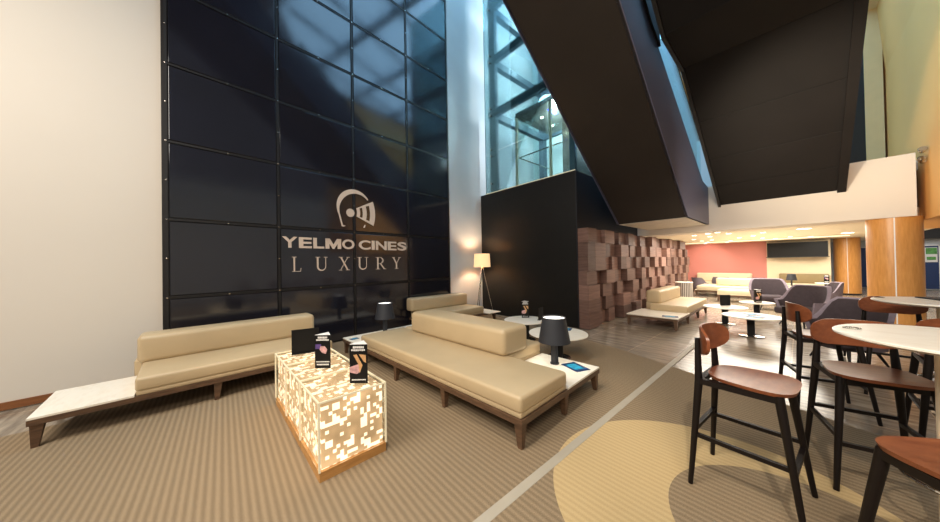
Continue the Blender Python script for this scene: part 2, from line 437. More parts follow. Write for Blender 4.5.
s = thing('wall_screen', 'long black display panel under the ceiling on cream wall', 'screen', (-.08, 18.6, 1.6))
obj('panel', B(-.86, .86, -.03, .38, 0, .62), 'black', s); obj('frame', B(-.89, .89, -.05, -.03, -.03, .0), 'frame_dark', s)
# far wall beyond the pillars
struct('wall_far', B(.9, 8, 24, 24.2, 0, 3.6), 'concrete', 'grey white far wall beyond the pillars', 'wall')
struct('trim_3', B(2.4, 8, 23.6, 23.98, 2.3, 3.3), 'black_wall', 'black header band on the far wall', 'header')
struct('ceiling_right', B(1.75, 8, 10, 24, 3.3, 3.4), 'ceil')
struct('wall_right', B(8, 8.2, -7, 24, 0, 6), 'cream')
for k, (x0, x1) in enumerate(((1.55, 2.16), (3.45, 4.05), (4.75, 5.4))):
    d = bpy.data.objects.new('door_%d' % (k+1), None); COL.objects.link(d); d['kind'] = 'structure'; d.location = (x0, 23.98, 0)
    d['label'] = ('dark blue door seen between the two pillars', 'deep blue door with a green poster', 'deep blue door at far right')[k]; d['category'] = 'door'
    obj('door_leaf', B(0, x1-x0, -.03, 0, .05, 1.98), 'blue', d)
    obj('door_frame', box(box(B(-.05, 0, -.05, 0, 0, 2.03), x1-x0, x1-x0+.05, -.05, 0, 0, 2.03), -.05, x1-x0+.05, -.05, 0, 1.98, 2.03), 'whiteplastic', d)
po = thing('poster', 'small green and white poster on the blue door', 'poster', (3.72, 23.93, 1.25))
obj('sheet', B(0, .3, 0, .01, 0, .66), 'whiteplastic', po); obj('upper_picture', B(.02, .29, -.006, 0, .36, .64), 'green', po); obj('lower_picture', B(.04, .26, -.006, 0, .1, .24), 'green', po)

# ---- upper right: ochre bulkhead, cream post, dark opening
bm = nb(); poly(bm, [(1.62, 5.5, 2.25), (1.62, 13.9, 2.25), (1.62, 13.9, 6.58), (1.62, 5.5, 6.58)]); poly(bm, [(1.62, 5.5, 6.58), (1.62, 13.9, 6.58), (1.42, 13.9, 9.8), (1.42, 5.5, 9.8)])
poly(bm, [(1.62, 5.5, 2.25), (1.62, 13.9, 2.25), (2.6, 13.9, 2.25), (2.6, 5.5, 2.25)])
struct('wall_ochre', bm, 'ochre', 'tall ochre yellow bulkhead wall at upper right', 'wall')
bm = nb(); box(bm, 1.28, 1.58, 13.55, 13.9, 3.6, 9.0); box(bm, 1.30, 1.60, 6.6, 13.55, 8.35, 8.9); struct('trim_4', bm, 'cream_post', 'cream post and header framing the ochre wall', 'post')
struct('trim_5', B(.98, 1.28, 13.6, 13.85, 3.6, 9.6), 'frame_dark', 'dark post beside the cream post', 'post')
struct('wall_upper_back', B(-7, .72, 14.2, 14.4, 3.6, 11), 'concrete')
w_ = struct('window_1', B(.72, 1.02, 14.0, 14.05, 3.4, 6.3), 'sky_pane', 'narrow bright window strip behind the stair', 'window')
struct('wall_upper_dark', B(.72, 1.62, 14.06, 14.3, 6.3, 11), 'navy')
struct('floor_upper', B(-7, 2, 10.72, 14.3, 3.3, 3.5), 'beam')
sp = thing('wall_spotlight', 'small chrome twin spotlight on the ochre wall', 'spotlight', (1.6, 10.15, 3.42))
for k in (0, .16):
    b = nb(); lathe(b, [(.03, 0), (.055, .09), (.05, .1)], 16); b.transform(Matrix.Translation((-.05, -.1-k*.5, k-.08)) @ Matrix.Rotation(R(60), 4, 'X')); obj('spot_head', b, 'chrome', sp, True)
obj('bracket', B(-.05, .0, -.12, .04, -.1, -.07), 'chrome', sp)

# ---- staircases (seen from below)
def stair(name, label, x0, x1, prof_lo, prof_hi, soff, side, face_t):
    t = thing(name, label, 'staircase', (0, 0, 0))
    lo, hi = prof_lo, prof_hi
    def strip(xa, xb, pts, flip=False):
        bm = nb()
        for (ya, za), (yb, zb) in zip(pts, pts[1:]): poly(bm, [(xa, ya, za), (xb, ya, za), (xb, yb, zb), (xa, yb, zb)])
        return bm
    b = nb(); prism(b, [(y, z) for y, z in lo]+[(y, z+.06) for y, z in lo[::-1]], x0, x1); obj('soffit', b, soff, t)
    b = nb(); prism(b, lo+hi[::-1], x1-.04, x1+.015); obj('side_skirt', b, side, t)
    b = nb(); prism(b, lo+hi[::-1], x0-.015, x0+.04); obj('side_skirt', b, side, t)
    return t
lo1 = [(10.0, 2.50), (7.78, 2.50), (3.2, 6.05), (-1.2, 9.5)]
hi1 = [(10.0, 3.50), (9.35, 3.56), (5.85, 5.42), (5.5, 5.55), (3.2, 7.2), (-1.2, 10.4)]
s1 = stair('staircase', 'dark brown soffit of the wide stair above the block wall', -3.08, -1.60, lo1, hi1, 'soffit', 'skirt', 0)
b = nb(); box(b, -3.04, -1.64, 7.8, 10.0, 2.485, 2.499); obj('landing_underside', b, 'tanboard', s1)
b = nb(); prism(b, [(9.3, 3.62), (6.0, 5.4), (6.0, 6.3), (9.3, 4.6)], -1.625, -1.61); obj('glass_balustrade', b, 'glass_blue', s1)
b = nb(); rod(b, (-1.62, 9.3, 4.63), (-1.62, 6.0, 6.33), .025, .025); obj('handrail', b, 'chrome', s1, True)
b = nb(); prism(b, [(5.95, 5.38), (5.5, 5.56), (3.0, 7.3), (3.0, 9.2), (5.5, 7.2)], -1.60, -1.55); obj('inner_panel', b, 'black', s1)
lo2 = [(9.995, 2.98), (6.5, 5.10), (5.35, 5.14), (3.2, 6.75), (-1, 9.9)]
hi2 = [(9.995, 3.5), (9.6, 4.25), (6.5, 6.2), (5.35, 6.3), (3.2, 7.9), (-1, 11.)]
s2 = stair('staircase', 'black soffit of the upper stair with cross seams at right', -1.36, .66, lo2, hi2, 'soffit2', 'frame_dark', 0)
def on2(y):
    for (ya, za), (yb, zb) in zip(lo2, lo2[1:]):
        if yb <= y <= ya: return za+(zb-za)*(y-ya)/(yb-ya)
for y in (9.35, 8.55, 7.6, 6.5, 5.35, 4.4):
    z = on2(y); b = nb(); rod(b, (-1.34, y, z-.003), (.56, y, z-.003), .008, .008, 6); obj('seam', b, 'soffit2', s2)
b = nb(); prism(b, [(y, z-.05) for y, z in lo2]+[(y, z+.02) for y, z in lo2[::-1]], .56, .68); obj('edge_trim', b, 'soffit2', s2)
b = nb(); prism(b, [(y, z-.05) for y, z in lo2]+[(y, z+.02) for y, z in lo2[::-1]], -1.385, -1.33); obj('edge_trim', b, 'frame_dark', s2)

# ---- glass lift
lf = thing('lift_shaft', 'tall blue glass lift shaft with steel posts above black wall', 'lift shaft', (-6.2, YB, ZB))
def L(name, x0, x1, y0, y1, z0, z1, mat): return obj(name, B(x0+6.2, x1+6.2, y0-YB, y1-YB, z0-ZB, z1-ZB), mat, lf)
XL, XR = -6.42, -3.43
L('corner_post', XL+.12, XL+.38, YB+.1, YB+.22, ZB, 11, 'steel_blue')
L('corner_post', XR-.16, XR-.02, YB+.1, YB+.22, ZB, 11, 'steel_blue')
L('corner_post', XL+.1, XL+.3, 9.0, 9.2, ZB, 11, 'steel_blue')
L('corner_post', XR-.2, XR-.04, 9.0, 9.2, ZB, 11, 'steel_blue')
for z in (6.2, 7.85, 9.5):
    L('cross_beam', XL+.1, XR, YB+.08, YB+.2, z-.12, z+.1, 'steel_blue')
    L('cross_beam', XL+.12, XL+.3, YB+.2, 9.0, z-.12, z+.08, 'steel_blue')
    L('cross_beam', XL+.1, XR, 9.0, 9.12, z-.12, z+.1, 'steel_blue')
zz = [ZB+.02, 4.95, 6.2, 7.85, 9.5, 11]
for a, b2 in zip(zz, zz[1:]):
    L('front_glass', XL, XR, YB+.03, YB+.045, a+.008, b2-.008, 'glass_blue')
L('side_glass', XR, XR+.015, YB+.05, 9.2, ZB+.02, 11, 'glass_blue')
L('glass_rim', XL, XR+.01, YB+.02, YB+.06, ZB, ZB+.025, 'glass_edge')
bm = nb()
for z in (4.0, 4.85, 5.05, 6.1, 6.32, 7.75, 7.97, 9.4):
    b = nb(); lathe(b, [(.03, 0), (.03, .02)], 10); b.transform(Matrix.Translation((XL+.25+6.2, .03, z-ZB)) @ Matrix.Rotation(R(90), 4, 'X')); merge(bm, b)
obj('glass_clamps', bm, 'chrome', lf)['kind'] = 'stuff'
struct('wall_shaft', B(-7.3, -3.5, 9.6, 9.7, ZB+.002, 11), 'shaft_wall', 'pale wall behind the lift shaft', 'wall')
cb = thing('lift_cabin', 'steel and glass lift cabin with blue ceiling lights', 'lift', (-4.6, 7.6, ZB+.02))
obj('cabin_floor', B(-.95, .95, -.9, .9, 0, .08), 'cab_metal', cb); obj('cabin_ceiling', B(-.95, .95, -.9, .9, 2.2, 2.34), 'cab_metal', cb)
obj('back_panel', B(-.4, .9, .82, .88, .08, 2.2), 'cab_metal', cb)
for x in (-.93, .25, .9): obj('upright', B(x-.03, x+.03, -.9, -.84, .08, 2.2), 'steel', cb)
obj('cabin_glass', B(-.9, .9, -.88, -.87, .08, 2.2), 'glass', cb)
b = nb(); rod(b, (-.9, -.8, 1.0), (.9, -.8, 1.0), .02, .02); rod(b, (-.9, .8, 1.0), (-.9, -.8, 1.0), .02, .02); obj('handrail', b, 'chrome', cb, True)
for x, y in ((-.4, -.3), (.35, -.5), (.4, .3), (-.5, .4)):
    b = nb(); lathe(b, [(.05, 2.19), (.05, 2.2)], 12, (x, y)); obj('ceiling_spot', b, 'disc', cb)
for x, y in ((.0, -.35), (.5, -.1)):
    obj('blue_light', B(x-.05, x+.05, y-.2, y+.2, 2.188, 2.2), 'disc_blue', cb)

bm = nb(); poly(bm, [(-7, 3.9, 12), (1.0, 3.3, 12), (4.4, 6.0, 12), (4.4, 16, 12), (-7, 16, 12)]); struct('ceiling_added_skylight', bm, 'roof_glow', 'blue lit roof glazing added unseen for panel reflections', 'added_skylight')  # unseen glowing pane, added and shaped for blue reflections in the panels
bm = nb()
for k in range(7): rod(bm, (-7+k*1.9, 3.5, 11.9), (-5+k*1.9, 16, 11.9), .10, .10, sq=True)
for y in (6.5, 9.2, 12): rod(bm, (-7, y, 11.8), (4.4, y-.8, 11.8), .16, .16, sq=True)
struct('trim_6', bm, 'steel_blue', 'steel bars added unseen to streak the panel reflections', 'roof bars')  # unseen bars, added to break those reflections into streaks
# ---- pillars
def pillar(label, x, y, r, h):
    t = thing('pillar', label, 'pillar', (x, y, 0), 0, 'wood veneered pillars')
    b = nb(); lathe(b, [(r, 0), (r, h)], 64); obj('veneer', b, 'pillar', t, True)
    a = math.atan2(-y, -x)+R(2)
    b = nb(); box(b, r-.006, r+.003, -.008, .008, 0, h); b.transform(Matrix.Rotation(a, 4, 'Z')); obj('joint_strip', b, 'whiteplastic', t)
    b = nb(); lathe(b, [(r+.004, 0), (r+.004, .05)], 64); obj('base_ring', b, 'frame_dark', t, True)
pillar('thick orange veneered round pillar under the beam end', 1.275, 10.38, .335, CZ-.02)
pillar('farther orange veneered round pillar deep in the lounge', 1.31, 19.7, .35, CZ)

# ---- downlights
def dlight(x, y, label, r=.06):
    t = thing('downlight', label, 'downlight', (x, y, CZ), 0, 'recessed ceiling downlights')
    b = nb(); lathe(b, [(r+.015, -.004), (r+.012, .0)], 20); obj('trim_ring', b, 'whiteplastic', t)
    b = nb(); lathe(b, [(r, -.008), (r, -.004)], 20); obj('lens', b, 'disc', t)
    return t
t0 = dlight(-1.55, 10.95, 'small round recessed downlight in the lounge ceiling')
for x, y in ((-1.81, 11.2), (-1.41, 11.8), (-1.44, 14.5), (-1.02, 13.8), (-2.22, 11.6), (-2.68, 13.9), (-2.69, 15.4), (-2.72, 16.7), (-2.0, 12.7), (-2.3, 15.0), (-1.9, 16.4), (-.6, 16.6), (-.2, 15.9), (.3, 16.6), (-.9, 15.7), (-3.0, 17.9), (-2.2, 17.9), (-.7, 12.4)):
    dup(t0, (x, y, CZ))
dlight(.10, 11.9, 'wide oval looking downlight near the thick pillar', .13); dlight(1.05, 15.4, 'wide downlight before the farther pillar', .13)

# ================================================================ FURNITURE
LEGZ = .20
def leg_bm(x, y, sx, sy):
    b = nb()
    t = .038; f = .020; ox, oy = sx*.012, sy*.012
    A = [(x-t, y-t), (x+t, y-t), (x+t, y+t), (x-t, y+t)]; F = [(x+ox-f, y+oy-f), (x+ox+f, y+oy-f), (x+ox+f, y+oy+f), (x+ox-f, y+oy+f)]
    va = [b.verts.new((*p, LEGZ)) for p in A]; vf = [b.verts.new((*p, 0)) for p in F]
    b.faces.new(va); b.faces.new(vf[::-1])
    for i in range(4): b.faces.new((vf[i], vf[(i+1) % 4], va[(i+1) % 4], va[i]))
    return b
def sofa(label, org, dims, legs, tops, seats, rolls, leather='leather', group='low modular sofas', lowback=(), rz=0.):
    """dims=(x0,x1,y0,y1) platform in world; everything else in world too"""
    ox, oy = org; t = thing('modular_sofa', label, 'sofa', (ox, oy, 0), R(rz), group)
    x0, x1, y0, y1 = dims
    b = nb(); T = .045
    box(b, x0-ox, x1-ox, y0-oy, y0+T-oy, LEGZ, .25); box(b, x0-ox, x1-ox, y1-T-oy, y1-oy, LEGZ, .25)
    box(b, x0-ox, x0+T-ox, y0+T-oy, y1-T-oy, LEGZ, .25); box(b, x1-T-ox, x1-ox, y0+T-oy, y1-T-oy, LEGZ, .25)
    box(b, x0+T-ox, x1-T-ox, y0+T-oy, y1-T-oy, .225, .25)
    obj('wooden_frame', b, 'walnut', t)
    for (lx, ly) in legs:
        sx = -1 if lx < (x0+x1)/2 else 1; sy = -1 if ly < (y0+y1)/2 else 1
        obj('leg', leg_bm(lx-ox, ly-oy, sx, sy), 'walnut', t)
    for (a, b_, c, d) in tops: obj('marble_top', B(a-ox, b_-ox, c-oy, d-oy, .25, .272, bev=.003), 'marble', t)
    for (a, b_, c, d) in seats:
        o = obj('seat_cushion', B(a-ox, b_-ox, c-oy, d-oy, .285, .435, bev=.035, seg=4), leather, t, True, sharp=60)
        obj('cushion_base', B(a+.008-ox, b_-.008-ox, c+.008-oy, d-.008-oy, .25, .30, bev=.012), leather, o, True)
    for (a, b_, c, d, z0, z1) in rolls: obj('back_cushion', B(a-ox, b_-ox, c-oy, d-oy, z0, z1, bev=.06, seg=5), leather, t, True, sharp=60)
    for (a, b_, c, d, z0, z1) in lowback: obj('back_rest', B(a-ox, b_-ox, c-oy, d-oy, z0, z1, bev=.02, seg=2), leather, t, True)
    return t
e = .045
# left bench along the wall
sofa('beige bench sofa against cream and black wall, marble end toward the left', (-4.40, -1.30), (-5.2, -4.40, -1.30, 1.25),
     [(-4.45, -1.25), (-5.15, -1.25), (-4.45, -.05), (-5.15, -.05), (-4.45, 1.2), (-5.15, 1.2)],
     [(-5.2, -4.40, -1.30, -.69)], [(-5.2, -4.41, -.69, 1.24)], [(-5.44, -5.10, -.73, 1.2, .42, .755)], lowback=[(-5.42, -5.21, -.76, 1.2, .2, .45)], rz=4.)
# central double sofa
sofa('long double sided beige sofa in the centre with marble ends', (-5.33, 1.60), (-5.33, -1.50, 1.60, 3.20),
     [(-5.28, 1.65), (-4.5, 1.65), (-3.55, 1.65), (-2.55, 1.65), (-1.55, 1.65), (-1.55, 2.40), (-1.55, 3.15), (-3.4, 3.15), (-5.28, 3.15)],
     [(-5.33, -4.62, 1.60, 3.20), (-2.29, -1.50, 2.41, 3.20)],
     [(-4.62, -1.51, 1.61, 2.41), (-4.62, -2.30, 2.42, 3.19)], [(-4.24, -2.24, 2.30, 2.80, .43, .755)], rz=3.5)
# far left sofa by the lamp
sofa('beige sofa with low back before the black panels near the tripod lamp', (-5.8, 4.3), (-6.28, -5.36, 3.44, 5.55),
     [(-5.41, 3.5), (-5.41, 5.5), (-6.2, 5.5)],
     [(-6.28, -5.20, 5.12, 5.55)], [(-6.1, -5.38, 3.45, 5.12)], [(-6.30, -6.00, 3.36, 5.1, .42, .74)], lowback=[(-6.26, -6.11, 3.47, 5.1, .25, .45)])
# sofa before the block wall
sofa('single beige sofa on marble platform before the walnut block wall', (-2.2, 8.9), (-2.78, -1.74, 7.42, 10.5),
     [(-2.73, 7.47), (-1.79, 7.47), (-1.79, 8.5), (-1.79, 9.5), (-1.79, 10.45), (-2.73, 10.45)],
     [(-2.78, -1.74, 7.42, 8.45)], [(-2.55, -1.75, 8.32, 10.49)], [(-2.70, -2.36, 8.52, 10.45, .42, .76)], 'leather', lowback=[(-2.70, -2.56, 8.54, 10.45, .25, .45)])
# far lounge sofas
sofa('long pale sofa with roll back near the red wall', (-1.6, 16), (-2.95, -.6, 15.3, 16.8),
     [(-2.9, 15.35), (-1.6, 15.35), (-.65, 15.35)], [(-2.95, -2.9, 15.3, 16.8)], [(-2.9, -.6, 15.3, 16.8)], [(-2.35, -.65, 15.9, 16.3, .43, .75)], 'leather_pale')
sofa('pale backless sofa nearer than the long roll back one', (-1.2, 14.2), (-2.0, -.4, 13.7, 14.5),
     [(-1.95, 13.75), (-.45, 13.75)], [(-.45, -.4, 13.7, 14.5)], [(-2.0, -.45, 13.7, 14.5)], [], 'leather_pale')
sofa('pale sofa pushed up against the coral red wall', (-2.4, 18.5), (-3.6, -1.4, 18.1, 18.9),
     [(-3.55, 18.15), (-1.45, 18.15)], [(-3.6, -3.55, 18.1, 18.9)], [(-3.55, -1.4, 18.1, 18.9)], [(-3.5, -1.45, 18.62, 18.88, .43, .86)], 'leather_pale')
t = thing('wall_banquette', 'olive back banquette along the warm cream wall', 'banquette', (0, 18.6, 0), 0)
obj('seat', B(-.6, .8, -.3, .38, .1, .45, bev=.03), 'leather_pale', t, True); obj('backrest', B(-.6, .8, .2, .38, .45, .86, bev=.03), 'olive', t, True)
obj('plinth', B(-.58, .78, -.25, .36, 0, .1), 'frame_dark', t)

# ---- glowing cube tables
def glow_cube(x0, x1, label):
    cx = (x0+x1)/2; hw = (x1-x0)/2; g_ = R(2.4); t = thing('light_cube', label, 'light table', (-3.9+(cx+3.9)*math.cos(g_)-.255*math.sin(g_), .44+(cx+3.9)*math.sin(g_)+.255*math.cos(g_), 0), g_, 'three glowing cube tables in a row')
    hd = .255; e = .008
    obj('oak_base', B(-hw, hw, -hd, hd, 0, .07), 'oak', t)
    obj('lit_core', B(-hw+.02, hw-.02, -hd+.02, hd-.02, .075, .550), 'glow', t)
    b = nb()
    for (a, c, d, f, g, h) in ((-hw, hw, -hd, -hd+e, .072, .562), (-hw, hw, hd-e, hd, .072, .562), (-hw, -hw+e, -hd+e, hd-e, .072, .562), (hw-e, hw, -hd+e, hd-e, .072, .562), (-hw, hw, -hd, hd, .5625, .57)):
        box(b, a, c, d, f, g, h)
    obj('glass_case', b, 'case_glass', t)
    b = nb(); r = .006
    for sx in (-1, 1):
        for sy in (-1, 1): box(b, sx*hw-r, sx*hw+r, sy*hd-r, sy*hd+r, .072, .57)
    for sx in (-1, 1): box(b, sx*hw-r, sx*hw+r, -hd, hd, .560, .572)
    for sy in (-1, 1): box(b, -hw, hw, sy*hd-r, sy*hd+r, .560, .572)
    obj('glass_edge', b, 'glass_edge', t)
glow_cube(-2.805, -2.265, 'nearest glowing patterned glass cube on oak base')
glow_cube(-3.352, -2.817, 'middle glowing patterned glass cube of the row')
glow_cube(-3.90, -3.364, 'farthest glowing patterned glass cube, near the bench sofa')

# ---- printed tent cards
def tent_card(label, x, y, z, rz, w=.125, h=.33, style=0, group=None):
    t = thing('tent_card', label, 'menu card', (x, y, z), rz, group)
    b = nb(); d = w*.8
    pr = [(-w/2, -d/3), (w/2, -d/3), (0, d*2/3)]
    prism(b, pr, 0, h-.004, 'z'); obj('card_body', b, 'black', t)
    b = nb(); prism(b, [(p[0]*.98, p[1]*.98) for p in pr], h-.004, h, 'z'); obj('card_top', b, 'whiteplastic', t)
    f = -d/3
    def T(x0, x1, z0, z1):                      # lines of print too small to read
        q = nb(); x = x0
        while x < x1-.004:
            d_ = random.uniform(.006, .016); box(q, x, min(x+d_, x1), f-.0015, f-.0002, z0+random.uniform(0, .15)*(z1-z0), z1); x += d_+.0022
        obj('printed_lines', q, 'whiteplastic', t)
    T(-w*.30, w*.30, h*.885, h*.945); T(-w*.40, w*.40, h*.82, h*.868)
    b = nb()
    if style == 0:
        prism(b, [(-.01, h*.48), (.03, h*.43), (.045, h*.56), (.02, h*.66), (-.02, h*.66), (-.028, h*.56)], f-.002, f-.0005, 'y'); obj('picture', b, 'photo_rose', t)
        obj('picture_patch', B(-w*.46, -w*.1, f-.0015, f-.0003, h*.58, h*.72), 'photo_violet', t)  # printed colour patch next to the picture
        T(-w*.42, w*.42, h*.18, h*.21); T(-w*.38, w*.38, h*.09, h*.135)
    else:
        prism(b, [(-w*.28, h*.72), (-w*.10, h*.74), (w*.22, h*.46), (w*.05, h*.26), (w*.0, h*.48)], f-.002, f-.0005, 'y'); prism(b, [(w*.02, h*.74), (w*.40, h*.72), (w*.42, h*.52), (w*.3, h*.55)], f-.002, f-.0005, 'y'); obj('picture', b, 'photo_skin', t)
        b = nb(); prism(b, [(-w*.48, h*.42), (w*.08, h*.5), (w*.1, h*.3), (-w*.1, h*.24), (-w*.48, h*.28)], f-.0018, f-.0004, 'y'); obj('picture_patch', b, 'photo_rose', t)
        T(-w*.38, w*.38, h*.075, h*.105)
    return t
CA = R(49.1)
tent_card('black tent card with rose picture on the middle glowing cube', -3.03, .74, .572, CA, .15, .32, 0)
tent_card('black tent card with tan picture on the nearest glowing cube', -2.44, .87, .572, CA, .15, .325, 1)
def menu_board(label, x, y, z, rz, w=.26, h=.27):
    t = thing('menu_board', label, 'menu board', (x, y, z), rz)
    obj('board', B(-w/2, w/2, -.006, .006, 0, h, bev=.002), 'black', t); obj('foot', B(-w/2, w/2, -.03, .03, 0, .006), 'black', t)
    return t
menu_board('blank black menu board standing on the farthest glowing cube', -3.68, .70, .572, R(80), .27, .27)
tag(obj('coaster', (lambda b: (lathe(b, [(.028, .572), (.028, .577)], 20, (-3.13, .53)), b)[1])(nb()), 'whiteplastic', smooth=False), 'tiny white token lying on the middle glowing cube', 'coaster')

# ---- lamps
def table_lamp(label, x, y, z, s=1.):
    t = thing('table_lamp', label, 'lamp', (x, y, z), 0, 'charcoal table lamps')
    b = nb(); lathe(b, [(.055*s, 0), (.055*s, .012*s)], 28); obj('base', b, 'lampblack', t, True)
    b = nb(); box(b, -.033*s, .033*s, -.033*s, .033*s, .012*s, .32*s, .004); obj('stem', b, 'lampblack', t)
    b = nb(); lathe(b, [(.195*s, .275*s), (.140*s, .585*s)], 40, cap=False); sh = obj('shade', b, 'lampblack', t, True)
    b = nb(); lathe(b, [(.134*s, .565*s), (.134*s, .570*s)], 40); obj('diffuser', b, 'lamp_glow', sh)
    return t
table_lamp('charcoal cone shade lamp on the marble end of the central sofa', -2.04, 3.15, .272)
table_lamp('dim charcoal lamp before the black panels beyond central sofa', -5.2, 2.33, .272, .95)
table_lamp('dark lamp on a glowing box before the cream wall', -.20, 16.2, .5, .75)
t = thing('floor_lamp', 'tripod floor lamp with lit cream drum shade', 'lamp', (-6.13, 5.78, 0))
for k in range(3):
    a = R(40+120*k); b = nb(); rod(b, (.33*math.cos(a), .33*math.sin(a), 0), (.02*math.cos(a), .02*math.sin(a), 1.43), .012, .014); obj('leg', b, 'chrome', t, True)
b = nb(); lathe(b, [(.245, 1.44), (.225, 1.83)], 48, cap=False); obj('lamp_shade', b, 'shade_warm', t, True)
b = nb(); lathe(b, [(.04, 1.40), (.04, 1.56), (.02, 1.6)], 16); obj('socket', b, 'chrome', t, True)

# ---- round coffee tables
def coffee(label, x, y, rx, ry, h=.40, rz=0):
    t = thing('coffee_table', label, 'coffee table', (x, y, 0), rz, 'oval and round coffee tables')
    b = nb(); lathe(b, [(.9, h-.03), (1, h-.018), (1, h-.004), (.985, h)], 56); b.transform(Matrix.Diagonal((rx, ry, 1, 1))); obj('tabletop', b, 'marble', t, True, sharp=30)
    obj('column', B(-.055, .055, -.055, .055, .012, h-.03), 'black', t)
    b = nb(); lathe(b, [(.20, 0), (.20, .006), (.19, .010)], 40); obj('base_plate', b, 'chrome', t, True)
    return t
coffee('round marble coffee table behind the sofa, before black wall', -3.64, 4.60, .42, .42)
coffee('round marble coffee table behind the charcoal lamp', -2.60, 4.12, .46, .46)
coffee('oval marble coffee table with a black menu board', -1.20, 9.2, .42, .42)
coffee('oval marble coffee table with folded leaflets, nearest of the lounge trio', -.66, 8.05, .45, .45)
coffee('small marble coffee table holding a tent card in the lounge', -.75, 10.6, .34, .34)
tent_card('tent card on the round table before the black wall', -3.78, 4.78, .40, CA-.1, .15, .34, 1)
menu_board('blank black menu board on the round table by black wall', -3.42, 4.82, .40, R(100), .22, .24)
menu_board('black menu board on the oval lounge coffee table', -1.22, 9.42, .40, R(46), .24, .26)
tent_card('tent card on the small lounge coffee table', -.74, 10.55, .40, CA, .16, .34, 1)
def leaflet(label, x, y, z, rz, w=.15, d=.21, mat='blue', n=1):
    t = thing('leaflet', label, 'leaflet', (x, y, z), rz)
    obj('sheet', B(-w/2, w/2, -d/2, d/2, 0, .003), 'whiteplastic' if mat == 'white' else mat, t)
    obj('printed_patch', B(-w*.35, w*.3, -d*.3, d*.35, .003, .0036), M_teal, t)
    return t
M_teal = plain('printed_teal', (40, 150, 190), .4, var=.5, scale=16)
leaflet('blue leaflet lying on the marble end beside the lamp', -1.80, 3.22, .273, R(70), .2, .28, 'blue')
leaflet('blue leaflet on the round table behind the lamp', -2.62, 4.42, .401, R(20), .16, .2)
leaflet('grey blue leaflet on the marble end of the sofa by block wall', -1.93, 7.62, .273, R(15), .3, .22)
leaflet('upper blue leaflet on the nearest oval lounge table', -.66, 8.2, .401, R(30), .2, .26)
leaflet('lower blue leaflet on the nearest oval lounge table', -.58, 7.9, .401, R(80), .2, .26)
leaflet('tiny blue leaflet on the marble corner by black panels', -5.10, 1.72, .273, R(10), .1, .14)

# ---- striped cylinder table
t = NT('pleated_metal'); v = t.coord(); sp_ = t.add('ShaderNodeSeparateXYZ'); t.link(v, sp_.inputs[0])
an = t.math('ARCTAN2', sp_.outputs[1], sp_.outputs[0]); st_ = t.math('SINE', t.math('MULTIPLY', an, 30))
t.set(t.ramp(st_, [(.2, lin((130, 120, 112))), (.8, lin((236, 230, 222)))]), .3, .5); M['pleat'] = t.m
t = thing('drum_table', 'pale striped cylinder side table beside the block wall', 'side table', (-2.70, 12.4, 0))
b = nb(); lathe(b, [(.25, 0), (.25, .74)], 48); obj('drum', b, 'pleat', t, True)
b = nb(); lathe(b, [(.26, .74), (.26, .76)], 48); obj('tabletop', b, 'marble', t, True)

# ---- glowing pattern boxes far
for i, (x, lab) in enumerate(((-.28, 'far glowing patterned box left of the pair by cream wall'), (.2, 'far glowing patterned box right of the pair by cream wall'))):
    t = thing('light_cube', lab, 'light table', (x+.08, 16.2, 0)); obj('oak_base', B(-.22, .22, -.22, .22, 0, .06), 'oak', t); obj('lit_core', B(-.22, .22, -.22, .22, .06, .5), 'glow', t)
tent_card('far tent card on the banquette table by cream wall', .68, 17.6, .56, 0, .13, .3, 0)
coffee('far small round table before the banquette', .68, 17.6, .3, .3, .56)

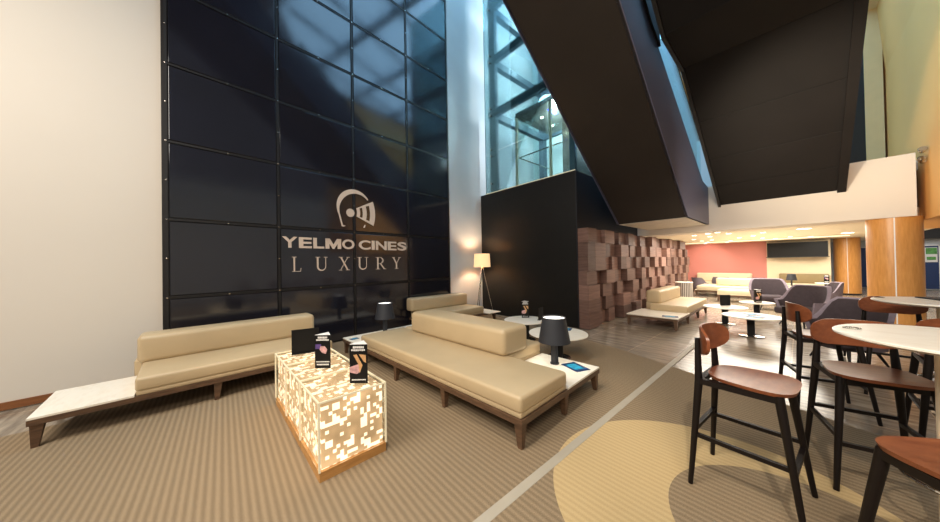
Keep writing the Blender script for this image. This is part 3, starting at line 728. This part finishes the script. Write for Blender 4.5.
# ---- armchairs
def armchair(label, x, y, rz, s=1., z=0):
    t = thing('armchair', label, 'armchair', (x, y, z), rz, 'mauve wing armchairs')
    b = nb(); n = 25; rows_ = 7; outer = []; inner = []
    for side, lst in ((0, outer), (1, inner)):
        for j in range(rows_+1):
            row = []; f = j/rows_
            for i in range(n):
                u = i/(n-1)*2-1                      # -1..1 around
                a = math.pi/2+u*R(118)               # back of chair at +Y
                k_ = max(0, min(1, (abs(u)-.40)/.38)); top = .92-.34*k_*k_*(3-2*k_)
                z_ = .24+f*(top-.24)
                flare = 1+.16*f+.10*f*f*abs(u)
                rad = (.33 if side == 0 else .285)*flare
                row.append(b.verts.new((rad*1.12*math.cos(a), rad*math.sin(a), z_+(0 if side == 0 else (-.012 if j == rows_ else 0)))))
            lst.append(row)
    for lst, fl_ in ((outer, 0), (inner, 1)):
        for j in range(rows_):
            for i in range(n-1):
                q = (lst[j][i], lst[j][i+1], lst[j+1][i+1], lst[j+1][i]); b.faces.new(q if not fl_ else q[::-1])
    li = nb(); g = [[li.verts.new((v.co.x*.985, v.co.y*.985, v.co.z-(.012 if j_ == rows_ else 0))) for v in row] for j_, row in enumerate(inner)]
    for j in range(rows_):
        for i in range(n-1): li.faces.new((g[j][i+1], g[j][i], g[j+1][i], g[j+1][i+1]))
    li.transform(Matrix.Scale(s, 4)); obj('inner_shade', li, 'mauve_shaded', t, True, sharp=70)  # sheet of darker colour paints the shade inside the shell
    for i in range(n-1):
        b.faces.new((outer[-1][i], outer[-1][i+1], inner[-1][i+1], inner[-1][i])); b.faces.new((outer[0][i+1], outer[0][i], inner[0][i], inner[0][i+1]))
    for j in range(rows_):
        for i in (0, n-1): b.faces.new((outer[j][i], inner[j][i], inner[j+1][i], outer[j+1][i]))
    b.transform(Matrix.Scale(s, 4)); obj('shell', b, 'mauve', t, True, sharp=70)
    b = nb(); box(b, -.30*s, .30*s, -.34*s, .24*s, .26*s, .43*s, .05, 3); obj('seat_cushion', b, 'mauve_shaded', t, True, sharp=60)
    b = nb(); lathe(b, [(.27*s, .20*s), (.33*s, .27*s)], 28); obj('seat_base', b, 'mauve_shaded', t, True)
    for sx in (-1, 1):
        for sy in (-1, 1):
            b = nb(); rod(b, (sx*.17*s, sy*.17*s, .22*s), (sx*.25*s, sy*.25*s, 0), .022*s, .012*s); obj('leg', b, 'stoolleg', t, True)
    return t
armchair('mauve wing armchair facing the camera behind the coffee tables', -.62, 12.6, R(15))
armchair('mauve wing armchair right of the coffee tables', .02, 9.9, R(-40))
armchair('mauve wing armchair turned sideways near the farther pillar', .50, 13.6, R(-75), .88)
armchair('mauve wing armchair behind the bar stools', .44, 7.0, R(-45))
armchair('leftmost small mauve armchair near the red wall', -3.15, 17.35, R(150), .75)
armchair('small mauve armchair second from the left near red wall', -2.35, 17.4, R(180), .8)
armchair('small mauve armchair at right end before the red wall', -1.25, 17.5, R(190), .8)

# ---- bar stools  (faces +Y, back at -Y)
def make_stool(label):
    t = thing('bar_stool', label, 'bar stool', (0, 0, 0), 0, 'wooden bar stools')
    # seat: rounded plan, wider at front, slightly dished
    b = nb(); n = 44; top = []; bot = []
    def outline(a):
        c, s_ = math.cos(a), math.sin(a); p = 2/3.2
        x = math.copysign(abs(c)**p, c); y = math.copysign(abs(s_)**p, s_)
        w = .215+.025*y
        return x*w, y*.215+.02
    rings = []
    for k in range(6):
        f = 1-k/6.
        rings.append([b.verts.new((outline(2*math.pi*i/n)[0]*f, (outline(2*math.pi*i/n)[1]-.02)*f+.02, .755-.012*(1-f*f))) for i in range(n)])
    cv = b.verts.new((0, .02, .743)); low = [b.verts.new((v.co.x*.97, (v.co.y-.02)*.97+.02, .733)) for v in rings[0]]
    for a, c in zip(rings, rings[1:]):
        for i in range(n): b.faces.new((a[i], a[(i+1) % n], c[(i+1) % n], c[i]))
    for i in range(n): b.faces.new((rings[-1][i], rings[-1][(i+1) % n], cv)); b.faces.new((rings[0][i], low[i], low[(i+1) % n], rings[0][(i+1) % n]))
    b.faces.new(low); obj('seat', b, 'stoolwood', t, True, sharp=50)
    # curved back panel
    b = nb(); nx, nz = 20, 10; F, Bk = [], []
    for j in range(nz+1):
        rf, rb = [], []
        for i in range(nx+1):
            u = i/nx*2-1; w = j/nz*2-1
            # rounded rectangle mapping
            sx = u*(1-.20*max(0, abs(w)-.25)**2*abs(u)); hh = (.092+.005*(1-u*u))*(1-.50*max(0, abs(u)-.55)**1.6*2.2)
            a = sx*R(43); rr = .335
            x = rr*math.sin(a); y = -.235+rr*(1-math.cos(a)) ; z = .972+w*hh
            y -= .03*(z-.95)
            rf.append(b.verts.new((x, y+.008, z))); rb.append(b.verts.new((x*1.02, y-.008, z)))
        F.append(rf); Bk.append(rb)
    for j in range(nz):
        for i in range(nx):
            b.faces.new((F[j][i], F[j][i+1], F[j+1][i+1], F[j+1][i])); b.faces.new((Bk[j][i+1], Bk[j][i], Bk[j+1][i], Bk[j+1][i+1]))
    for i in range(nx):
        b.faces.new((F[0][i+1], F[0][i], Bk[0][i], Bk[0][i+1])); b.faces.new((F[-1][i], F[-1][i+1], Bk[-1][i+1], Bk[-1][i]))
    for j in range(nz):
        b.faces.new((F[j][0], F[j+1][0], Bk[j+1][0], Bk[j][0])); b.faces.new((F[j+1][-1], F[j][-1], Bk[j][-1], Bk[j+1][-1]))
    obj('backrest', b, 'stoolwood', t, True, sharp=60)
    for sx in (-1, 1):
        b = nb(); rod(b, (sx*.185, .165, .735), (sx*.245, .26, 0), .023, .014, 14); obj('front_leg', b, 'stoolleg', t, True)
        b = nb(); rod(b, (sx*.192, -.215, .70), (sx*.245, -.26, 0), .023, .014, 14); rod(b, (sx*.192, -.215, .69), (sx*.175, -.222, 1.0), .023, .015, 14); obj('rear_leg', b, 'stoolleg', t, True)
        b = nb(); rod(b, (sx*.187, .16, .71), (sx*.192, -.215, .71), .026, .026, sq=True); obj('seat_rail', b, 'stoolleg', t)
        b = nb(); rod(b, (sx*.215, .215, .34), (sx*.214, -.235, .34), .018, .018, sq=True); obj('stretcher', b, 'stoolleg', t)
    b = nb(); rod(b, (-.187, .155, .71), (.187, .155, .71), .026, .026, sq=True); obj('seat_rail', b, 'stoolleg', t); b = nb(); rod(b, (-.19, -.21, .71), (.19, -.21, .71), .026, .026, sq=True); obj('seat_rail', b, 'stoolleg', t)
    b = nb(); rod(b, (-.22, .218, .30), (.22, .218, .30), .018, .018, sq=True); obj('footrest', b, 'stoolleg', t)
    b = nb(); rod(b, (-.212, -.236, .38), (.212, -.236, .38), .018, .018, sq=True); obj('stretcher', b, 'stoolleg', t)
    return t
st = make_stool('brown wood bar stool standing alone on the tan crescent')
st.location = (-.24, 2.66, .003); st.rotation_euler.z = R(-95)
dup(st, (.14, 4.68, .003), R(-73), 'brown bar stool seen from behind, in front of the armchairs')
dup(st, (.31, 3.38, .003), R(194), 'brown bar stool under the nearer marble bar table, back toward pillar')
dup(st, (.47, 2.10, .003), R(40), 'brown bar stool seat cut off at the bottom right corner')
dup(st, (.70, 5.72, .003), R(182), 'brown bar stool back behind the farther marble bar table')
dup(st, (.83, 4.32, .003), R(0), 'brown bar stool between the two marble bar tables at right edge')

def bar_table(label, x, y, r=.46, h=1.10):
    t = thing('bar_table', label, 'bar table', (x, y, 0), 0, 'tall round marble bar tables')
    b = nb(); lathe(b, [(r-.05, h-.032), (r, h-.014), (r, h-.005), (r-.008, h)], 72); obj('tabletop', b, 'marble', t, True, sharp=30)
    for k in range(4):
        a = R(45+90*k+10); b = nb(); rod(b, (.068*math.cos(a), .068*math.sin(a), .014), (.068*math.cos(a), .068*math.sin(a), h-.032), .024, .024, 18); obj('column_tube', b, 'steel', t, True)
    b = nb(); lathe(b, [(.13, 0), (.13, .010), (.12, .016)], 48); obj('base_plate', b, 'steel', t, True)
    b = nb(); nn = 40
    for i in range(nn):
        a0, a1 = 2*math.pi*i/nn, 2*math.pi*(i+1)/nn; rod(b, (.2*math.cos(a0), .2*math.sin(a0), .33), (.2*math.cos(a1), .2*math.sin(a1), .33), .011, .011, 8)
    for k in range(4):
        a = R(55+90*k); rod(b, (.06*math.cos(a), .06*math.sin(a), .33), (.2*math.cos(a), .2*math.sin(a), .33), .009, .009, 8)
    obj('foot_ring', b, 'chrome', t, True)
    return t
bar_table('nearer tall round marble bar table at the right edge', .56, 2.94, .43)
bar_table('farther tall round marble bar table before the thick pillar', .96, 5.30)
def ashtray(label, x, y, z):
    t = NT; o = nb(); n = 24
    for i in range(n):
        a0, a1 = 2*math.pi*i/n, 2*math.pi*(i+1)/n; rod(o, (.035*math.cos(a0), .035*math.sin(a0), .003), (.035*math.cos(a1), .035*math.sin(a1), .003), .003, .003, 6)
    lathe(o, [(.030, 0), (.030, .002)], 24)
    tag(obj('coaster', o, 'chrome', smooth=True, loc=(x, y, z)), label, 'coaster')
ashtray('chrome ring on the left tip of the nearer bar table', .21, 2.99, 1.10)
ashtray('chrome ring on the left tip of the farther bar table', .565, 5.42, 1.10)
t = thing('menu_folder', 'black menu folder lying on the farther bar table', 'menu', (.96, 5.52, 1.10), R(20)); obj('cover', B(-.11, .11, -.15, .15, .0005, .010, bev=.003), 'black', t); obj('pages', B(-.105, .105, -.145, .145, .010, .012), 'lampblack', t)

# ================================================================ LIGHT
def area(name, loc, rot, size, power, color=(1, 1, 1), sy=None, spread=None):
    l = bpy.data.lights.new(name, 'AREA'); l.energy = power; l.color = color; l.size = size
    if sy: l.shape = 'RECTANGLE'; l.size_y = sy
    if spread: l.spread = R(spread)
    o = bpy.data.objects.new(name, l); COL.objects.link(o); o.location = loc; o.rotation_euler = [R(a) for a in rot]; return o
def spot(name, loc, to, power, color=(1, .9, .75), ang=60, blend=.5, rad=.08):
    l = bpy.data.lights.new(name, 'SPOT'); l.energy = power; l.color = color; l.spot_size = R(ang); l.spot_blend = blend; l.shadow_soft_size = rad
    o = bpy.data.objects.new(name, l); COL.objects.link(o); o.location = loc; d = Vector(to)-Vector(loc); o.rotation_euler = d.to_track_quat('-Z', 'Y').to_euler(); return o
def point(name, loc, power, color=(1, .85, .65), rad=.06):
    l = bpy.data.lights.new(name, 'POINT'); l.energy = power; l.color = color; l.shadow_soft_size = rad
    o = bpy.data.objects.new(name, l); COL.objects.link(o); o.location = loc; return o
WARM = (1, .90, .76)
area('hall_fill', (-2.2, -3.2, 5.6), (22, 0, 0), 3.2, 430, (1, .92, .82))  # unseen fill lamps added behind the camera for the overall light
area('hall_fill_right', (1.6, -1.4, 4.6), (35, 0, 0), 2.0, 170, WARM)
#area('skylight', (-2.0, 8.0, 13.5), (0, 0, 0), 5, 900, (.62, .82, 1.), 8)
spot('spot_sofa', (-1.5, .5, 6.5), (-3.2, 2.0, 0), 560, WARM, 50)
spot('spot_stools', (.6, -1.0, 4.6), (.6, 3.9, .9), 520, WARM, 52)  # unseen spot added to warm the bar tables and stools
for x, y, p in ((-1.9, 11.8, 55), (-1.2, 14.6, 55), (-2.6, 16.8, 45), (.2, 12.5, 50), (0, 16.5, 45), (1.0, 17.5, 30)):
    area('lounge_light', (x, y, CZ-.03), (0, 0, 0), 1.6, p*2.0, (1, .94, .83))
area('lounge_front', (-1.0, 8.6, 2.45), (0, 0, 0), .9, 34, (1, .9, .78))
area('lounge_uplight', (-.8, 14, .9), (180, 0, 0), 3, 60, (1, .86, .62), 6)
area('far_right_light', (4, 20, 3.2), (0, 0, 0), 3, 130, (.95, .97, 1.), 5)
spot('red_wash', (-3.0, 17.8, 2.3), (-3.2, 19, 1.4), 60, (1, .85, .7), 95, .6)
spot('ochre_wash', (-1.2, 2.5, 3.2), (1.6, 9.8, 4.4), 330, (1, .93, .80), 50, .7) if False else None
spot('ochre_light', (-.9, 5.2, 2.3), (1.6, 10.6, 5.4), 620, (1, .88, .66), 75, .9, .15)
area('beam_fill', (.2, 6.9, 2.2), (98, 0, 0), 1.6, 45, WARM)
point('floor_lamp_bulb', (-6.13, 5.78, 1.63), 50, (1, .80, .55))
point('table_lamp_bulb', (-2.04, 3.15, .70), 5, (1, .88, .70))
point('lift_light', (-4.6, 7.4, 5.6), 160, (.85, .93, 1.))
for z in (6.9, 8.8, 10.4): point('shaft_fill', (-5.5, 8.3, z), 190, (.80, .95, 1.), .3)  # point lamps added to brighten the shaft walls
#point('stair_glow', (-1.49, 8.9, 5.2), 14, (.85, .95, 1.))
Wd = bpy.data.worlds.new('World'); S.world = Wd; Wd.use_nodes = True
bg = Wd.node_tree.nodes['Background']; bg.inputs[0].default_value = (.78, .84, 1., 1); bg.inputs[1].default_value = .13

# ================================================================ CAMERA
F = 285.; yaw, pitch, roll = R(49.1), R(.5), R(1.0)
f = Vector((-math.sin(yaw)*math.cos(pitch), math.cos(yaw)*math.cos(pitch), math.sin(pitch)))
r = Vector((math.cos(yaw), math.sin(yaw), 0)); u = r.cross(f)
c_, s_ = math.cos(roll), math.sin(roll); u2 = c_*u+s_*r; r2 = c_*r-s_*u
cam = bpy.data.cameras.new('Camera'); co = bpy.data.objects.new('Camera', cam); COL.objects.link(co)
co.matrix_world = Matrix(((r2.x, u2.x, -f.x, 0), (r2.y, u2.y, -f.y, 0), (r2.z, u2.z, -f.z, 1.55), (0, 0, 0, 1)))
cam.sensor_width = 36.; cam.sensor_fit = 'HORIZONTAL'; cam.lens = F/940*36; cam.clip_start = .05
S.camera = co
S.view_settings.view_transform = 'Standard'; S.view_settings.look = 'None'; S.view_settings.exposure = 0.
